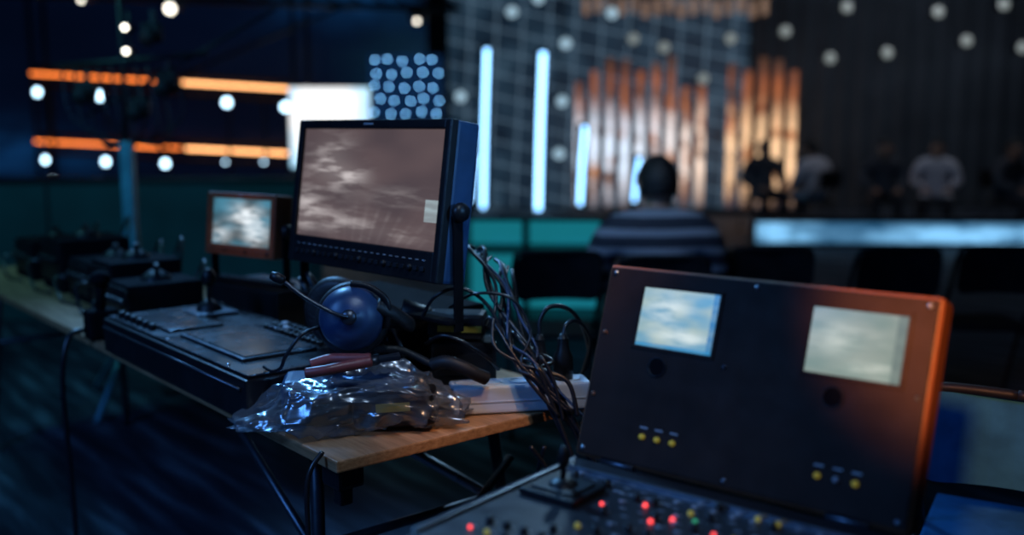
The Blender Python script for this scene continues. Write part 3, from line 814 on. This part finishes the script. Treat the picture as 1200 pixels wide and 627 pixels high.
for x, z in ((.82, 2.67), (1.52, 3.12), (2.32, 2.61), (2.93, 2.14), (3.33, 2.74), (4.16, 2.85), (4.86, 2.45), (5.73, 2.53), (6.47, 3.14), (6.93, 2.71), (7.46, 3.25), (-.79, 1.87), (.73, 1.0), (5.08, 3.21), (.77, 1.8), (7.79, 2.61), (0, 3.14), (.4, 3.34), (1.85, 2.74)):
    r_ = .08
    b.lathe((x, 15.5, z), (0, -1, 0), [(0, .02), (r_*.7, .015), (r_, 0)], spw if x > 1.6 else spb, 20)
    b.lathe((x, 15.7, z), (0, -1, 0), [(0, 0), (r_*.8, 0), (r_*1.2, .08), (r_*1.2, .2), (r_*1.02, .2)], blk, 20)
    b.cyl((x, 15.66, z + r_), (x, 15.66, zt), .008, blk, seg=6)
b.build('stage_spotlights')
wb = mat('warm_led_band', (.2, .15, .1), .4, emit=(.20, .12, .08), es=1., nscale=2, var=.6)
b = B()
for i in range(16): b.box((1.25 + i*.2, 17.2, 3.42 + .05*math.sin(i*2.1)), (.10, .05, .28), wb, bev=.01)
b.cyl((1.1, 17.25, 3.6), (4.4, 17.25, 3.6), .03, blk)
for x in (1.2, 2.7, 4.3): b.cyl((x, 17.25, 3.6), (x, 17.25, 6.0), .01, blk, seg=8)
b.build('hanging_led_banner')

edge = screen_mat('stage_edge_led', 4.4, .26, (.01, .07, .16), (.25, .62, 1.), [(.06, .5, .10, .7, 1.2), (.50, .4, .20, .4, 1.2), (.85, .4, .25, .4, 1.2)], sc=(7, 1.2), strength=1.1, thr=(.3, .55), seed=1)
b = B(); b.box((0, -.12, 0), (4.4, .03, .24), edge); b.box((0, 0, 0), (4.5, .2, .34), blk, bev=.01)
b.build('led_stage_edge', (5.1, 11.75, .17), (0, 0, R(-3)))
b = B()
b.cyl((-6.5, 12, 3.2), (-.6, 11, 2.9), .04, blk); b.cyl((-6.5, 12.3, 3.0), (-.6, 11.3, 2.7), .04, blk)
for k in range(22):
    p0 = Vector((-6.5, 12, 3.2)).lerp(Vector((-.6, 11, 2.9)), k/22); p1 = Vector((-6.5, 12.3, 3.0)).lerp(Vector((-.6, 11.3, 2.7)), (k + 1)/22)
    b.cyl(p0, p1, .015, blk, seg=8)
b.cyl((-4.0, 11.8, 1.95), (-1.9, 11.5, 2.75), .02, blk)
for k in range(4):
    p = Vector((-6.5, 12, 3.2)).lerp(Vector((-.6, 11, 2.9)), k/3); b.cyl(p, (p.x, p.y, 6.0), .012, blk, seg=8)
for x, z, r_ in ((-5.45, 2.92, .03), (-4.97, 2.84, .025), (-3.95, 2.74, .055), (-1.1, 2.6, .025)):
    b.box((x, 11.9, z + .12), (.2, .2, .2), blk, bev=.03)
    b.lathe((x, 11.8, z + .02), (0, -1, -.3), [(0, .03), (r_*.8, .02), (r_, 0)], lampw, 20)
b.build('lighting_truss')

# ------------------------------------------------------------ lights
def area(name, loc, target, energy, col, size=1., spot=None):
    d = bpy.data.lights.new(name, 'SPOT' if spot else 'AREA'); d.energy = energy; d.color = col
    if spot: d.spot_size = R(spot); d.spot_blend = .8; d.shadow_soft_size = size
    else: d.shape = 'DISK'; d.size = size
    o = bpy.data.objects.new(name, d); COL.objects.link(o); o.location = loc
    o.rotation_euler = (Vector(target) - Vector(loc)).to_track_quat('-Z', 'Y').to_euler()
    return o
area('stage_wash_blue', (-2.0, 5.5, 4.0), (-.6, 2.25, .8), 700, (.16, .48, 1), .25, spot=40)
area('stage_wash_cyan', (1.2, 6.0, 3.8), (-.1, 2.1, .8), 300, (.40, .70, 1), .20, spot=30)
area('overhead_cool', (.15, 1.0, 2.9), (-.25, 2.1, .8), 60, (.55, .75, 1), .12, spot=36)  # added cool spot for sharp highlights on bag and strip
area('side_blue', (2.2, .9, 2.0), (-.1, 2.1, 1.25), 130, (.14, .45, 1), .15, spot=14)  # added narrow spot, only brightens the monitor's side face
area('chair_blue_spot', (2.6, 1.2, 2.6), (1.16, 2.1, .6), 26, (.10, .45, 1), .15, spot=22)  # added to brighten the blue chair, stands for no fixture
area('floor_blue', (-2.6, .2, 3.0), (-1.2, 1.9, 0), 60, (.10, .34, 1), 1.0)  # added blue fill for the floor at left
area('lid_spot_warm', (-.05, .10, 1.75), (.63, 1.30, 1.17), 230, (1, .38, .12), .04, spot=19)  # warm spot aimed at the lid's right end, source unseen
area('case_base_fill', (.45, .45, 2.3), (.08, 1.33, .88), 12, (.75, .85, 1), .08, spot=26)  # made-up spot brightening the case base controls
area('wood_fill_warm', (.7, 1.0, 2.6), (.0, 1.93, .78), 95, (1, .52, .24), .06, spot=15)  # extra warm light put in to brighten the table board
area('preview_spot_warm', (-1.6, 1.9, 1.9), (-.82, 2.98, 1.1), 12, (1, .5, .25), .05, spot=14)  # warm spot aimed at the preview monitor, not its screen's light
area('crew_key', (4.5, 10.5, 4.5), (4.9, 13, 1.0), 20, (.85, .88, 1), .5)  # added light above the seated crew so they show
area('drape_wash', (6.5, 14, 4.9), (6.5, 17.4, 2.2), 42, (.8, .88, 1), 1.5)  # dim wash put in to lift the drape from black
area('barrier_wash', (-2.8, 3.9, 3.0), (-3.0, 7.2, .6), 22, (.15, .75, .9), .8)  # added teal light on the barrier and stand pole
area('man_rim', (-.2, 2.9, 3.2), (.66, 4.4, .95), 100, (.5, .72, 1), .3, spot=24)  # put in from upper left to make the man visible
w = bpy.data.worlds.new('world'); S.world = w; w.use_nodes = True
w.node_tree.nodes['Background'].inputs[0].default_value = (.14, .32, .7, 1); w.node_tree.nodes['Background'].inputs[1].default_value = .022

S.view_settings.view_transform = 'Standard'
# ------------------------------------------------------------ camera
cd = bpy.data.cameras.new('camera'); cam = bpy.data.objects.new('camera', cd); COL.objects.link(cam)
cam.location = (0, 0, 1.40); cam.rotation_euler = (R(90 - 8), 0, 0)
cd.lens = 35; cd.sensor_width = 36; cd.clip_start = .05; cd.clip_end = 100
cd.dof.use_dof = True; cd.dof.focus_distance = 1.92; cd.dof.aperture_fstop = 1.3
S.camera = cam
